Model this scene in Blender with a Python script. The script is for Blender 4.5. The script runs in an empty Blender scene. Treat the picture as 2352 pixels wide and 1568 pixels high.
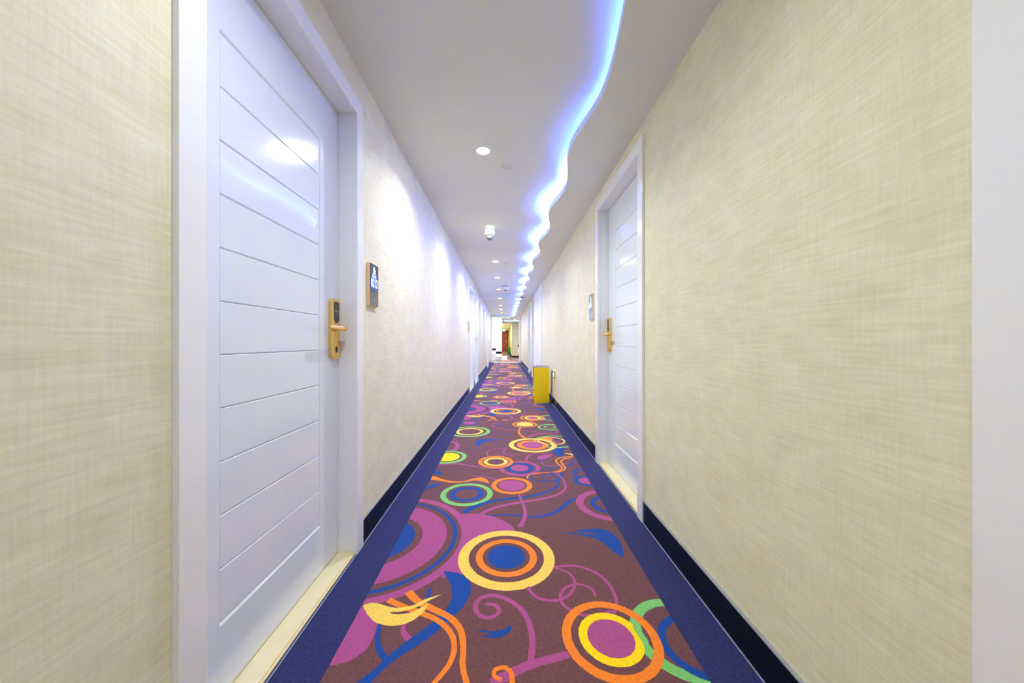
import bpy, bmesh, math, random
import numpy as np
from mathutils import Vector, Matrix
from mathutils.geometry import delaunay_2d_cdt

random.seed(7)
scene = bpy.context.scene
COL = scene.collection
PI = math.pi

# ------------------------------------------------------------------ camera
F_PX, XV, YV = 800.0, 1161.0, 785.0          # focal length and vanishing point in a 2352x1568 frame
cam_d = bpy.data.cameras.new('camera')
cam_d.sensor_width = 36.0
cam_d.lens = F_PX / 2352 * 36.0
cam_d.shift_x = (1176 - XV) / 2352
cam_d.shift_y = (YV - 784) / 2352
cam_d.clip_start = 0.02
cam = bpy.data.objects.new('camera', cam_d)
cam.location = (0, 0, 1.0)
cam.rotation_euler = (PI / 2, 0, 0)
COL.objects.link(cam)
scene.camera = cam

# ------------------------------------------------------------------ world, exposure
world = bpy.data.worlds.new('world')
scene.world = world
world.use_nodes = True
world.node_tree.nodes['Background'].inputs[0].default_value = (0.9, 0.93, 1, 1)
world.node_tree.nodes['Background'].inputs[1].default_value = 0.02
vs = scene.view_settings
vs.view_transform = 'Standard'
vs.look = 'None'
vs.gamma = 1.0
vs.use_curve_mapping = False
vs.exposure = 2.05
scene.cycles.use_denoising = True
scene.cycles.max_bounces = 14
scene.cycles.diffuse_bounces = 8
scene.cycles.sample_clamp_indirect = 6.0

DOWNLIGHT_W = 2.7           # watts of each recessed lamp
DISC_GLOW = 36.0
LED_BLUE = (0.05, 0.13, 1.0)
LED_STRONG = 190.0
LED_WEAK = 10.0

# ------------------------------------------------------------------ dimensions (metres)
XL, XR = -0.712, 0.77            # wall planes
ZC, ZS = 2.31, 2.225             # ceiling, underside of the wavy soffit
Y_BACK, Y_END = -4.0, 17.0


# ------------------------------------------------------------------ helpers
def srgb(r, g, b):
    f = lambda c: ((c / 255) / 12.92) if c / 255 <= 0.04045 else (((c / 255) + 0.055) / 1.055) ** 2.4
    return (f(r), f(g), f(b), 1.0)


def new_mat(name):
    m = bpy.data.materials.new(name)
    m.use_nodes = True
    nt = m.node_tree
    return m, nt, nt.nodes['Principled BSDF']


def plain(name, col, rough=0.5, metal=0.0, coat=0.0, noise=0.04, nscale=60.0, bump=0.0, spec=0.5):
    m, nt, p = new_mat(name)
    tc = nt.nodes.new('ShaderNodeTexCoord')
    nz = nt.nodes.new('ShaderNodeTexNoise')
    nz.inputs['Scale'].default_value = nscale
    nz.inputs['Detail'].default_value = 3
    nt.links.new(tc.outputs['Object'], nz.inputs['Vector'])
    mr = nt.nodes.new('ShaderNodeMapRange')
    mr.inputs['To Min'].default_value = 1 - noise
    mr.inputs['To Max'].default_value = 1 + noise
    nt.links.new(nz.outputs['Fac'], mr.inputs['Value'])
    mx = nt.nodes.new('ShaderNodeMix')
    mx.data_type = 'RGBA'
    mx.blend_type = 'MULTIPLY'
    mx.inputs['Factor'].default_value = 1
    mx.inputs['A'].default_value = col
    nt.links.new(mr.outputs['Result'], mx.inputs['B'])
    nt.links.new(mx.outputs['Result'], p.inputs['Base Color'])
    p.inputs['Roughness'].default_value = rough
    p.inputs['Metallic'].default_value = metal
    p.inputs['Coat Weight'].default_value = coat
    p.inputs['Coat Roughness'].default_value = 0.05
    p.inputs['Specular IOR Level'].default_value = spec
    if bump:
        b = nt.nodes.new('ShaderNodeBump')
        b.inputs['Strength'].default_value = bump
        b.inputs['Distance'].default_value = 0.002
        nt.links.new(nz.outputs['Fac'], b.inputs['Height'])
        nt.links.new(b.outputs['Normal'], p.inputs['Normal'])
    return m


def emis(name, col, strength, base=(0.8, 0.8, 0.8, 1)):
    m, nt, p = new_mat(name)
    p.inputs['Base Color'].default_value = base
    p.inputs['Emission Color'].default_value = (*col[:3], 1)
    p.inputs['Emission Strength'].default_value = strength
    return m


def wallpaper(name, dark, light):
    m, nt, p = new_mat(name)
    L = nt.links.new
    tc = nt.nodes.new('ShaderNodeTexCoord')

    def streak(sx, sy, sz, detail, rough=0.55):
        mp = nt.nodes.new('ShaderNodeMapping')
        mp.inputs['Scale'].default_value = (sx, sy, sz)
        n = nt.nodes.new('ShaderNodeTexNoise')
        n.inputs['Scale'].default_value = 1.0
        n.inputs['Detail'].default_value = detail
        n.inputs['Roughness'].default_value = rough
        L(tc.outputs['Object'], mp.inputs['Vector'])
        L(mp.outputs['Vector'], n.inputs['Vector'])
        return n.outputs['Fac']
    h = streak(1, 9, 130, 3)           # long weft threads
    v = streak(1, 170, 12, 3)          # short warp threads
    c = streak(4, 7, 9, 4)             # cloudy patches
    w = streak(1, 420, 420, 2)         # weave

    def math_(op, a, b):
        n = nt.nodes.new('ShaderNodeMath')
        n.operation = op
        for i, x in enumerate((a, b)):
            if isinstance(x, (int, float)):
                n.inputs[i].default_value = x
            else:
                L(x, n.inputs[i])
        return n.outputs[0]
    s = math_('ADD', math_('MULTIPLY', h, 0.42), math_('MULTIPLY', v, 0.22))
    s = math_('ADD', s, math_('MULTIPLY', c, 0.36))
    s2 = math_('ADD', s, math_('MULTIPLY', math_('SUBTRACT', w, 0.5), 0.12))
    cr = nt.nodes.new('ShaderNodeValToRGB')
    cr.color_ramp.elements[0].position = 0.33
    cr.color_ramp.elements[0].color = dark
    cr.color_ramp.elements[1].position = 0.66
    cr.color_ramp.elements[1].color = light
    L(s2, cr.inputs['Fac'])
    L(cr.outputs['Color'], p.inputs['Base Color'])
    p.inputs['Roughness'].default_value = 0.62
    p.inputs['Specular IOR Level'].default_value = 0.3
    b = nt.nodes.new('ShaderNodeBump')
    b.inputs['Strength'].default_value = 0.25
    b.inputs['Distance'].default_value = 0.0015
    L(math_('ADD', s, math_('MULTIPLY', w, 0.5)), b.inputs['Height'])
    L(b.outputs['Normal'], p.inputs['Normal'])
    return m


def pile(name, col, var=0.28):
    m, nt, p = new_mat(name)
    L = nt.links.new
    tc = nt.nodes.new('ShaderNodeTexCoord')
    n1 = nt.nodes.new('ShaderNodeTexNoise')
    n1.inputs['Scale'].default_value = 300
    n1.inputs['Detail'].default_value = 2
    mp = nt.nodes.new('ShaderNodeMapping')
    mp.inputs['Scale'].default_value = (0.55, 1.6, 1)
    n2 = nt.nodes.new('ShaderNodeTexNoise')
    n2.inputs['Scale'].default_value = 75
    n2.inputs['Detail'].default_value = 4
    L(tc.outputs['Object'], mp.inputs['Vector'])
    L(mp.outputs['Vector'], n1.inputs['Vector'])
    L(tc.outputs['Object'], n2.inputs['Vector'])
    ad = nt.nodes.new('ShaderNodeMath')
    ad.operation = 'MULTIPLY_ADD'
    ad.inputs[1].default_value = 0.5
    L(n2.outputs['Fac'], ad.inputs[0])
    L(n1.outputs['Fac'], ad.inputs[2])
    mr = nt.nodes.new('ShaderNodeMapRange')
    mr.inputs['From Min'].default_value = 0.45
    mr.inputs['From Max'].default_value = 1.05
    mr.inputs['To Min'].default_value = 1 - var
    mr.inputs['To Max'].default_value = 1 + var
    L(ad.outputs[0], mr.inputs['Value'])
    mx = nt.nodes.new('ShaderNodeMix')
    mx.data_type = 'RGBA'
    mx.blend_type = 'MULTIPLY'
    mx.inputs['Factor'].default_value = 1
    mx.inputs['A'].default_value = col
    L(mr.outputs['Result'], mx.inputs['B'])
    L(mx.outputs['Result'], p.inputs['Base Color'])
    p.inputs['Roughness'].default_value = 0.95
    p.inputs['Specular IOR Level'].default_value = 0.08
    p.inputs['Sheen Weight'].default_value = 0.12
    b = nt.nodes.new('ShaderNodeBump')
    b.inputs['Strength'].default_value = 0.5
    b.inputs['Distance'].default_value = 0.003
    L(n1.outputs['Fac'], b.inputs['Height'])
    L(b.outputs['Normal'], p.inputs['Normal'])
    return m


M = {}
M['paper'] = wallpaper('wallpaper_cream', srgb(222, 216, 180), srgb(243, 241, 214))
M['paper_warm'] = wallpaper('wallpaper_warm', srgb(226, 214, 160), srgb(246, 238, 200))
M['ceil'] = plain('ceiling_paint', srgb(226, 230, 230), 0.75, noise=0.01, nscale=8)
M['white_wall'] = plain('white_wall_paint', srgb(248, 249, 252), 0.55, noise=0.01, nscale=8)
M['gloss'] = plain('white_lacquer', srgb(245, 248, 252), 0.18, coat=0.12, noise=0.012, nscale=6)
M['doorw'] = plain('door_lacquer', srgb(232, 241, 255), 0.14, coat=0.2, noise=0.012, nscale=5)
M['black'] = plain('black_polished_tile', srgb(9, 13, 20), 0.12, coat=0.1, noise=0.25, nscale=25)
M['ledge'] = plain('grey_ledge', srgb(150, 154, 156), 0.4, noise=0.2, nscale=40)
M['stone'] = plain('cream_marble', srgb(240, 226, 176), 0.22, noise=0.06, nscale=14)
M['gold'] = plain('satin_gold', srgb(250, 208, 118), 0.2, metal=1.0, noise=0.05, nscale=40)
M['copper'] = plain('rose_gold', srgb(244, 208, 164), 0.3, metal=0.4, noise=0.03)
M['glass_black'] = plain('black_glass', srgb(52, 54, 62), 0.12, coat=0.6, noise=0.03)
M['lavglass'] = plain('lavender_glass', srgb(120, 128, 176), 0.08, coat=0.8, noise=0.03)
M['keydark'] = plain('keypad_dark', srgb(58, 56, 66), 0.25, noise=0.05)
M['mark'] = plain('pale_print', srgb(170, 172, 188), 0.5)
M['dimmark'] = plain('dim_blue_print', srgb(96, 104, 150), 0.5)
M['hole'] = plain('dark_keyhole', srgb(36, 22, 14), 0.5)
M['digit'] = emis('lit_digits', (0.55, 0.78, 1.0), 0.45)
M['halo'] = emis('lit_blue_halo', (0.0, 0.12, 0.75), 0.14, srgb(10, 50, 160))
M['yellow'] = plain('yellow_enamel', srgb(255, 214, 0), 0.28, noise=0.02, nscale=10)
M['steel'] = plain('polished_steel', srgb(216, 214, 216), 0.18, metal=1.0, noise=0.03)
M['side_steel'] = plain('carpet_tinted_steel', srgb(222, 180, 140), 0.16, metal=1.0, noise=0.15, nscale=90)  # orange carpet reflection put into the base colour of the steel
M['dark'] = plain('dark_plastic', srgb(22, 22, 26), 0.4)
M['green'] = plain('green_enamel', srgb(0, 130, 50), 0.35, noise=0.04)
M['plastic'] = plain('white_plastic', srgb(236, 236, 236), 0.35, noise=0.01)
M['grille'] = plain('pale_grille', srgb(214, 214, 218), 0.6, noise=0.05, nscale=300)
M['dome'] = plain('smoked_dome', srgb(92, 104, 108), 0.06, coat=1.0)
M['brass'] = plain('olive_brass', srgb(150, 122, 0), 0.3, metal=0.1, noise=0.1)
M['lit_green'] = emis('lit_green', (0.02, 0.5, 0.16), 0.15, srgb(0, 120, 50))
M['lit_pale'] = emis('lit_pale_green', (0.6, 1.0, 0.85), 0.35)
M['wood'] = plain('red_brown_door', srgb(186, 98, 76), 0.35, noise=0.15, nscale=9)
M['wood_dark'] = plain('dark_brown_frame', srgb(74, 36, 24), 0.4, noise=0.1)
M['concrete'] = plain('subfloor', srgb(120, 116, 110), 0.8, noise=0.1)
M['lamp'] = emis('downlight_glow', (0.98, 1.0, 0.90), DISC_GLOW)
M['lamp_unseen'] = emis('unseen_downlight_glow', (0.98, 1.0, 0.90), DISC_GLOW * 0.6)
M['led'] = emis('led_strong', LED_BLUE, LED_STRONG)
M['led_weak'] = emis('led_weak', LED_BLUE, LED_WEAK)
M['marble_w'] = plain('white_marble', srgb(236, 236, 240), 0.2, noise=0.05, nscale=10)
C_PILE = {
    'brown': srgb(112, 71, 70), 'purple': srgb(172, 80, 130), 'blue': srgb(22, 72, 152),
    'orange': srgb(248, 132, 32), 'yellow': srgb(246, 206, 84), 'bright': srgb(255, 216, 10),
    'green': srgb(124, 196, 104), 'navy': srgb(44, 50, 98), 'edge': srgb(168, 172, 196)}
PILE = {k: pile('pile_' + k, v, 0.6 if k == 'navy' else 0.45 if k == 'brown' else 0.28) for k, v in C_PILE.items()}


class MB:
    """collects faces, then builds ONE mesh object"""
    def __init__(self):
        self.v, self.f, self.mi = [], [], []

    def add(self, vs_, fs, mi=0):
        o = len(self.v)
        self.v += [tuple(p) for p in vs_]
        self.f += [tuple(i + o for i in f) for f in fs]
        self.mi += [mi] * len(fs)
        return self

    def box(self, x0, x1, y0, y1, z0, z1, mi=0):
        x0, x1 = sorted((x0, x1)); y0, y1 = sorted((y0, y1)); z0, z1 = sorted((z0, z1))
        return self.add([(x0, y0, z0), (x1, y0, z0), (x1, y1, z0), (x0, y1, z0),
                         (x0, y0, z1), (x1, y0, z1), (x1, y1, z1), (x0, y1, z1)],
                        [(0, 3, 2, 1), (4, 5, 6, 7), (0, 1, 5, 4), (1, 2, 6, 5), (2, 3, 7, 6), (3, 0, 4, 7)], mi)

    def prism(self, pts, fn, a, b, mi=0, caps=True):
        """pts: 2-D outline; fn(u, v, w) -> xyz; extruded from w=a to w=b"""
        n = len(pts)
        vv = [fn(u, v, a) for u, v in pts] + [fn(u, v, b) for u, v in pts]
        ff = [(i, (i + 1) % n, (i + 1) % n + n, i + n) for i in range(n)]
        if caps:
            ff += [tuple(range(n - 1, -1, -1)), tuple(range(n, 2 * n))]
        return self.add(vv, ff, mi)

    def lathe(self, prof, c, seg=32, axis='z'):
        """prof: (radius, height) pairs around point c"""
        vv, ff = [], []
        for r, h in prof:
            for k in range(seg):
                t = 2 * PI * k / seg
                a, b = r * math.cos(t), r * math.sin(t)
                q = {'z': (a, b, h), 'x': (h, a, b), 'y': (a, h, b)}[axis]
                vv.append((c[0] + q[0], c[1] + q[1], c[2] + q[2]))
        for i in range(len(prof) - 1):
            for k in range(seg):
                k2 = (k + 1) % seg
                ff.append((i * seg + k, i * seg + k2, (i + 1) * seg + k2, (i + 1) * seg + k))
        ff.append(tuple(range(seg - 1, -1, -1)))
        ff.append(tuple((len(prof) - 1) * seg + k for k in range(seg)))
        return self.add(vv, ff)

    def mesh(self, name, bevel=0.0, seg=2, smooth=False):
        me = bpy.data.meshes.new(name)
        me.from_pydata(self.v, [], self.f)
        me.polygons.foreach_set('material_index', self.mi)
        bm = bmesh.new()
        bm.from_mesh(me)
        bmesh.ops.recalc_face_normals(bm, faces=bm.faces)
        if bevel:
            es = [e for e in bm.edges if e.is_manifold and e.calc_face_angle(0) > 0.5]
            bmesh.ops.bevel(bm, geom=es, offset=bevel, segments=seg, affect='EDGES', profile=0.5, clamp_overlap=True)
        bm.to_mesh(me)
        bm.free()
        if smooth:
            me.polygons.foreach_set('use_smooth', [True] * len(me.polygons))
            try:
                me.set_sharp_from_angle(angle=math.radians(38))
            except Exception:
                pass
        return me

    def build(self, name, mat, parent=None, bevel=0.0, seg=2, smooth=False):
        me = self.mesh(name, bevel, seg, smooth)
        for m_ in (mat if isinstance(mat, (list, tuple)) else [mat]):
            me.materials.append(m_)
        return link(name, me, parent)


def link(name, me, parent=None):
    o = bpy.data.objects.new(name, me)
    COL.objects.link(o)
    if parent is not None:
        o.parent = parent
    return o


def par(o, parent):
    """parent an object whose data are in world coordinates under a thing placed elsewhere"""
    o.parent = parent
    o.matrix_parent_inverse = world_of(parent).inverted()
    return o


def world_of(o):
    m = Matrix.LocRotScale(o.location, o.rotation_euler, o.scale)
    return (world_of(o.parent) @ o.matrix_parent_inverse @ m) if o.parent else m


def empty(name, loc):
    o = bpy.data.objects.new(name, None)
    o.empty_display_size = 0.1
    o.location = loc
    COL.objects.link(o)
    return o


def tag(o, label, cat, group=None):
    o['label'] = label
    o['category'] = cat
    if group:
        o['group'] = group
    return o


def struct(o):
    o['kind'] = 'structure'
    return o


def rrect(w, h, r, n=5, cx=0.0, cy=0.0):
    pts = []
    for sx, sy, a0 in ((1, 1, 0), (-1, 1, 90), (-1, -1, 180), (1, -1, 270)):
        for k in range(n + 1):
            a = math.radians(a0 + 90 * k / n)
            pts.append((cx + sx * (w / 2 - r) + r * math.cos(a), cy + sy * (h / 2 - r) + r * math.sin(a)))
    return pts


def ellipse(rx, ry, n=24, cx=0.0, cy=0.0):
    return [(cx + rx * math.cos(2 * PI * k / n), cy + ry * math.sin(2 * PI * k / n)) for k in range(n)]


def text_mesh(s, size):
    """built-in font as flat 2-D mesh data centred on the origin"""
    cu = bpy.data.curves.new('txt', 'FONT')
    cu.body = s
    cu.size = size
    cu.align_x = 'CENTER'
    cu.align_y = 'CENTER'
    cu.resolution_u = 3
    cu.offset = size * 0.022
    o = bpy.data.objects.new('txt', cu)
    COL.objects.link(o)
    bpy.context.view_layer.update()
    me = bpy.data.meshes.new_from_object(o.evaluated_get(bpy.context.evaluated_depsgraph_get()))
    v = [(p.co.x, p.co.y) for p in me.vertices]
    f = [tuple(p.vertices) for p in me.polygons]
    bpy.data.objects.remove(o)
    bpy.data.curves.remove(cu)
    bpy.data.meshes.remove(me)
    return v, f


# ------------------------------------------------------------------ doors: which stand where
# side, outer near edge, outer far edge, lock at the far side?
DOORS = [
    (-1, 0.7436, 1.7114, True),
    (+1, 1.9266, 2.9320, True),
    (-1, 6.78, 7.75, False),
    (-1, 8.02, 9.00, True),
    (+1, 9.15, 10.15, False),
    (+1, 10.65, 11.65, True),
    (-1, 13.45, 14.45, False),
    (+1, -0.44, 0.564, True),
]
CASW, HEAD_IN, HEAD_OUT = 0.071, 2.077, 2.152


def W(side, d):
    """world x of a depth d behind the wall plane"""
    return (XL - d) if side < 0 else (XR + d)


# ------------------------------------------------------------------ floor, walls
struct(MB().box(-2.6, 2.6, Y_BACK, 38.0, -0.12, -0.008).build('floor', M['concrete']))


def side_wall(name, side):
    mb = MB()
    y = Y_BACK
    for (s, a, b, _) in sorted(DOORS, key=lambda q: q[1]):
        if s != side:
            continue
        a2, b2 = a + CASW - 0.01, b - CASW + 0.01
        mb.box(W(side, 0), W(side, 0.25), y, a2, -0.008, 2.5)
        mb.box(W(side, 0), W(side, 0.25), a2, b2, HEAD_IN + 0.01, 2.5)
        y = b2
    mb.box(W(side, 0), W(side, 0.25), y, Y_END + 0.1, -0.008, 2.5)
    return struct(mb.build(name, M['paper']))


side_wall('wall_left', -1)
side_wall('wall_right', +1)
struct(MB().box(XL - 0.25, XR + 0.25, Y_BACK - 0.2, Y_BACK, -0.008, 2.5).build('wall_back', M['white_wall']))
# shallow white pilaster ahead of the paired doors on the right wall
struct(MB().box(0.745, XR + 0.01, 7.30, 9.06, -0.008, ZS + 0.02).build('wall_pilaster', M['white_wall'], bevel=0.004))

# baseboards, one polished tile after another, each with a grey ledge on top
def baseboard(name, side):
    root = struct(empty(name, (W(side, 0), 0, 0)))
    spans, y = [], Y_BACK
    for (s, a, b, _) in sorted(DOORS, key=lambda q: q[1]):
        if s == side:
            spans.append((y, a)); y = b
    spans.append((y, Y_END))
    for a, b in spans:
        cuts = [a] + [c for c in (1.457 + 0.6 * k for k in range(-12, 30)) if a + 0.05 < c < b - 0.05] + [b]
        for c0, c1 in zip(cuts, cuts[1:]):
            if side > 0 and c0 > 7.2 and c1 < 9.2:
                continue
            e0 = 0.0 if c0 == a else 0.0012
            par(MB().box(W(side, 0.002), W(side, -0.009), c0 + e0, c1, -0.008, 0.118).build('tile', M['black'], bevel=0.0012, seg=1), root)
        if side > 0 and a > 2.5 and a < 4:
            pass
        par(MB().box(W(side, 0.002), W(side, -0.0115), a, b, 0.118, 0.1245).build('ledge', M['ledge'], bevel=0.001, seg=1), root)


baseboard('baseboard_left', -1)
baseboard('baseboard_right', +1)

# ------------------------------------------------------------------ ceiling with the wavy soffit
def wave(y):
    if y < 1.72:                       # the nearest swing is longer than the rest
        return 0.445 + 0.038 * math.cos(2 * PI * (y - 1.72) / 1.55)
    k = 0.038 - 0.004 * min(1.0, (y - 1.72) / 0.5)
    return 0.445 + k * math.cos(2 * PI * (y - 1.72) / 1.045)


ceiling = struct(empty('ceiling', (0, 0, ZC)))
par(MB().box(XL - 0.02, XR + 0.02, Y_BACK, 17.3, ZC, ZC + 0.1).build('ceiling_board', M['ceil']), ceiling)
N = 640
ys = [Y_BACK + (16.86 - Y_BACK) * i / N for i in range(N + 1)]
mb = MB()
T, LIP = 0.012, 0.045
prof = []
for y in ys:
    x = wave(y)
    prof.append([(x, y, ZS), (XR + 0.01, y, ZS), (XR + 0.01, y, ZS + 0.008), (x + T, y, ZS + 0.008),
                 (x + T, y, ZS + LIP), (x, y, ZS + LIP)])
vv = [p for r in prof for p in r]
ff = []
for i in range(N):
    for k in range(6):
        k2 = (k + 1) % 6
        ff.append((i * 6 + k, i * 6 + k2, (i + 1) * 6 + k2, (i + 1) * 6 + k))
ff += [tuple(range(6)), tuple(N * 6 + k for k in range(6))]
mb.add(vv, ff)
par(mb.build('soffit', M['ceil'], smooth=True), ceiling)
par(MB().box(XL - 0.01, 0.495, 9.53, 9.75, ZS, ZC + 0.01).build('cross_beam', M['ceil']), ceiling)
par(MB().box(XL - 0.01, XR + 0.01, 16.85, 17.3, ZS, ZC + 0.01).build('end_beam', M['ceil']), ceiling)

LED_X, LED_Z = 0.512, 2.258
for nm, a, b, mat, lab in (
        ('led_strip', -3.9, 2.55, 'led_weak', 'dim blue light strip hidden above the wavy soffit edge'),
        ('led_strip', 2.56, 9.50, 'led', 'bright blue light strip behind the soffit edge ahead of the cross beam'),
        ('led_strip', 9.78, 16.80, 'led', 'bright blue light strip behind the soffit edge beyond the cross beam')):
    o = MB().box(LED_X - 0.005, LED_X + 0.005, a, b, ZS + 0.007, LED_Z).build(nm, M[mat])
    tag(o, lab, 'light strip', 'blue light strips of the ceiling cove')

# ------------------------------------------------------------------ doors
def door(n, side, ya, yb, far):
    root = struct(empty('door_%d' % n, (W(side, 0), (ya + yb) / 2, 0)))
    ia, ib = ya + CASW, yb - CASW
    B = lambda d0, d1, y0, y1, z0, z1: MB().box(W(side, d0), W(side, d1), y0, y1, z0, z1)
    P = lambda o: par(o, root)
    # casing, proud of the wall, with a return into the opening
    P(B(-0.015, 0.0065, ya, ia, -0.006, HEAD_OUT).build('casing_leg', M['gloss'], bevel=0.0018))
    P(B(-0.015, 0.0065, ib, yb, -0.006, HEAD_OUT).build('casing_leg', M['gloss'], bevel=0.0018))
    P(B(-0.0148, 0.0065, ia, ib, HEAD_IN, HEAD_OUT).build('casing_head', M['gloss'], bevel=0.0018))
    # jamb lining
    P(B(0.0068, 0.13, ia - 0.03, ia - 0.003, -0.006, HEAD_IN + 0.02).build('jamb', M['gloss'], bevel=0.001))
    P(B(0.0068, 0.13, ib + 0.003, ib + 0.03, -0.006, HEAD_IN + 0.02).build('jamb', M['gloss'], bevel=0.001))
    P(B(0.0068, 0.13, ia - 0.003, ib + 0.003, HEAD_IN + 0.003, HEAD_IN + 0.025).build('jamb_head', M['gloss'], bevel=0.001))
    # stone threshold: raised slab with a lower lip towards the carpet
    st = B(0.004, 0.115, ia - 0.002, ib + 0.002, -0.008, 0.0115)
    st.box(W(side, -0.003), W(side, 0.004), ia + 0.001, ib - 0.001, -0.008, 0.006)
    P(st.build('threshold', M['stone'], bevel=0.001, seg=1))
    # leaf: stiles and rails round a recess with sloping edges
    y0, y1, z0, z1 = ia + 0.0005, ib - 0.0005, 0.015, HEAD_IN - 0.001
    D0, D1 = 0.078, 0.118
    ra, rb = y0 + 0.147, y1 - 0.154
    if not far:
        ra, rb = y0 + 0.154, y1 - 0.147
    zb, zt = 0.212, 1.866
    REC, BEV = 0.008, 0.012
    q = lambda y, d, z: (W(side, d), y, z)
    lf = MB()
    outer = [(y0, z0), (y1, z0), (y1, z1), (y0, z1)]
    inn = [(ra, zb), (rb, zb), (rb, zt), (ra, zt)]
    rec = [(ra + BEV, zb + BEV), (rb - BEV, zb + BEV), (rb - BEV, zt - BEV), (ra + BEV, zt - BEV)]
    vv = [q(y, D0, z) for y, z in outer] + [q(y, D0, z) for y, z in inn] + [q(y, D0 + REC + 0.004, z) for y, z in rec] \
        + [q(y, D1, z) for y, z in outer]
    ff = []
    for k in range(4):
        k2 = (k + 1) % 4
        ff += [(k, k2, k2 + 4, k + 4), (k + 4, k2 + 4, k2 + 8, k + 8), (k, k2, k2 + 12, k + 12)]
    ff += [(8, 9, 10, 11), (12, 13, 14, 15)]
    lf.add(vv, ff)
    leaf = P(lf.build('door_leaf', M['doorw'], bevel=0.0012, seg=1))
    # eleven planks with chamfered edges
    yA, yB_, hA = ra + 0.006, rb - 0.006, (zt - zb - 0.012) / 11
    ch = 0.0035
    prof2 = [(0.0, REC + 0.004), (0.0005, REC - 0.001), (ch, REC - 0.0045), (hA - ch, REC - 0.0045), (hA - 0.0005, REC - 0.001), (hA, REC + 0.004)]
    pm = None
    for k in range(11):
        zc = zb + 0.006 + k * hA
        if pm is None:
            mbp = MB()
            mbp.prism([(a, b) for a, b in prof2], lambda u, v, w: ((-1 if side < 0 else 1) * (D0 + v), w, u), yA - (yA + yB_) / 2, yB_ - (yA + yB_) / 2)
            pm = mbp.mesh('plank')
            pm.materials.append(M['doorw'])
        o = bpy.data.objects.new('plank', pm)
        COL.objects.link(o)
        o.location = (W(side, 0), (yA + yB_) / 2, zc)
        par(o, leaf)
    # electronic lock
    sgn = 1 if far else -1
    yc = (y1 - 0.050) if far else (y0 + 0.050)
    out = lambda u, v, w: (W(side, D0 - w), yc + u, v)
    lk = P(MB().prism(rrect(0.072, 0.274, 0.022, 6, 0, 1.058), out, -0.001, 0.019).build('lock', M['gold'], bevel=0.004, seg=3, smooth=True))
    key = [(-0.024, 1.176), (-0.019, 1.182), (0.019, 1.182), (0.024, 1.176), (0.024, 1.098), (0.017, 1.096), (0.011, 1.086), (-0.011, 1.086), (-0.017, 1.096), (-0.024, 1.098)]
    par(MB().prism(key, out, 0.0185, 0.0202).build('keypad', M['keydark']), lk)
    mk = MB()
    for cx, cz, ang in ((0, 1.158, 90), (0, 1.122, 270), (-0.015, 1.14, 180), (0.015, 1.14, 0)):
        a = math.radians(ang)
        tip = (cx + 0.0025 * math.cos(a), cz + 0.0025 * math.sin(a))
        for s_ in (-1, 1):
            end = (cx - 0.0025 * math.cos(a) - s_ * 0.004 * math.sin(a), cz - 0.0025 * math.sin(a) + s_ * 0.004 * math.cos(a))
            nx, nz = end[1] - tip[1], tip[0] - end[0]
            l_ = math.hypot(nx, nz)
            nx, nz = nx / l_ * 0.0005, nz / l_ * 0.0005
            mk.prism([(tip[0] + nx, tip[1] + nz), (end[0] + nx, end[1] + nz), (end[0] - nx, end[1] - nz), (tip[0] - nx, tip[1] - nz)], out, 0.0200, 0.0206)
    for cz in (1.1425, 1.1375):
        for cx in (-0.0045, 0, 0.0045):
            mk.prism([(cx - 0.0016, cz - 0.0014), (cx + 0.0016, cz - 0.0014), (cx + 0.0016, cz + 0.0014), (cx - 0.0016, cz + 0.0014)], out, 0.0200, 0.0206)
    par(mk.build('keypad_print', M['mark']), lk)
    par(MB().prism(ellipse(0.0105, 0.0145, 20, 0, 0.965), out, 0.018, 0.0196).build('keyhole', M['hole'] if n == 1 else M['copper']), lk)
    # lever: neck, then a bar running towards the hinge side
    lv = MB()
    lv.prism(ellipse(0.013, 0.013, 20, 0, 1.062), out, 0.015, 0.062)
    bar = []
    nseg = 10
    for k in range(nseg + 1):
        t = k / nseg
        u = sgn * (0.014 - 0.138 * t)
        hw = 0.0125 - 0.002 * t
        dp = 0.0085 - 0.0015 * t
        wc = 0.059 - 0.006 * math.sin(t * PI * 0.5)
        if k in (0, nseg):
            hw *= 0.55; dp *= 0.55
        bar.append([out(u, 1.062 + hw * math.sin(a_), wc + dp * math.cos(a_)) for a_ in [2 * PI * j / 14 for j in range(14)]])
    vv = [p for r in bar for p in r]
    ff = [(i * 14 + j, i * 14 + (j + 1) % 14, (i + 1) * 14 + (j + 1) % 14, (i + 1) * 14 + j) for i in range(nseg) for j in range(14)]
    ff += [tuple(range(14)), tuple(nseg * 14 + j for j in range(14))]
    lv.add(vv, ff)
    par(lv.build('lever', M['gold'], smooth=True), lk)
    return root


for i, (s, a, b, far) in enumerate(DOORS):
    door(i + 1, s, a, b, far)

# ------------------------------------------------------------------ carpet: woven pattern
PER, FX0, FX1, TY0 = 3.41, -0.545, 0.603, 1.02


def pxA(u, v):
    return px(600 + u / 2.1382, 1100 + v / 2.1382)


def pxB(u, v):
    return px(950 + u / 4.126, 830 + v / 4.126)


def px(x, y):
    """a point of the photograph on the floor plane"""
    return ((x - XV) / (y - YV), F_PX / (y - YV))


def smooth_open(p, n=7):
    p = [np.array(q, float) for q in p]
    P4 = [2 * p[0] - p[1]] + p + [2 * p[-1] - p[-2]]
    out = []
    for i in range(1, len(P4) - 2):
        a, b, c, d = P4[i - 1:i + 3]
        for k in range(n):
            t = k / n
            out.append(0.5 * (2 * b + (c - a) * t + (2 * a - 5 * b + 4 * c - d) * t * t + (3 * b - a - 3 * c + d) * t ** 3))
    out.append(P4[-2])
    return out


SHAPES = []            # (colour, outer polygon, hole polygon or None), painter's order


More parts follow.
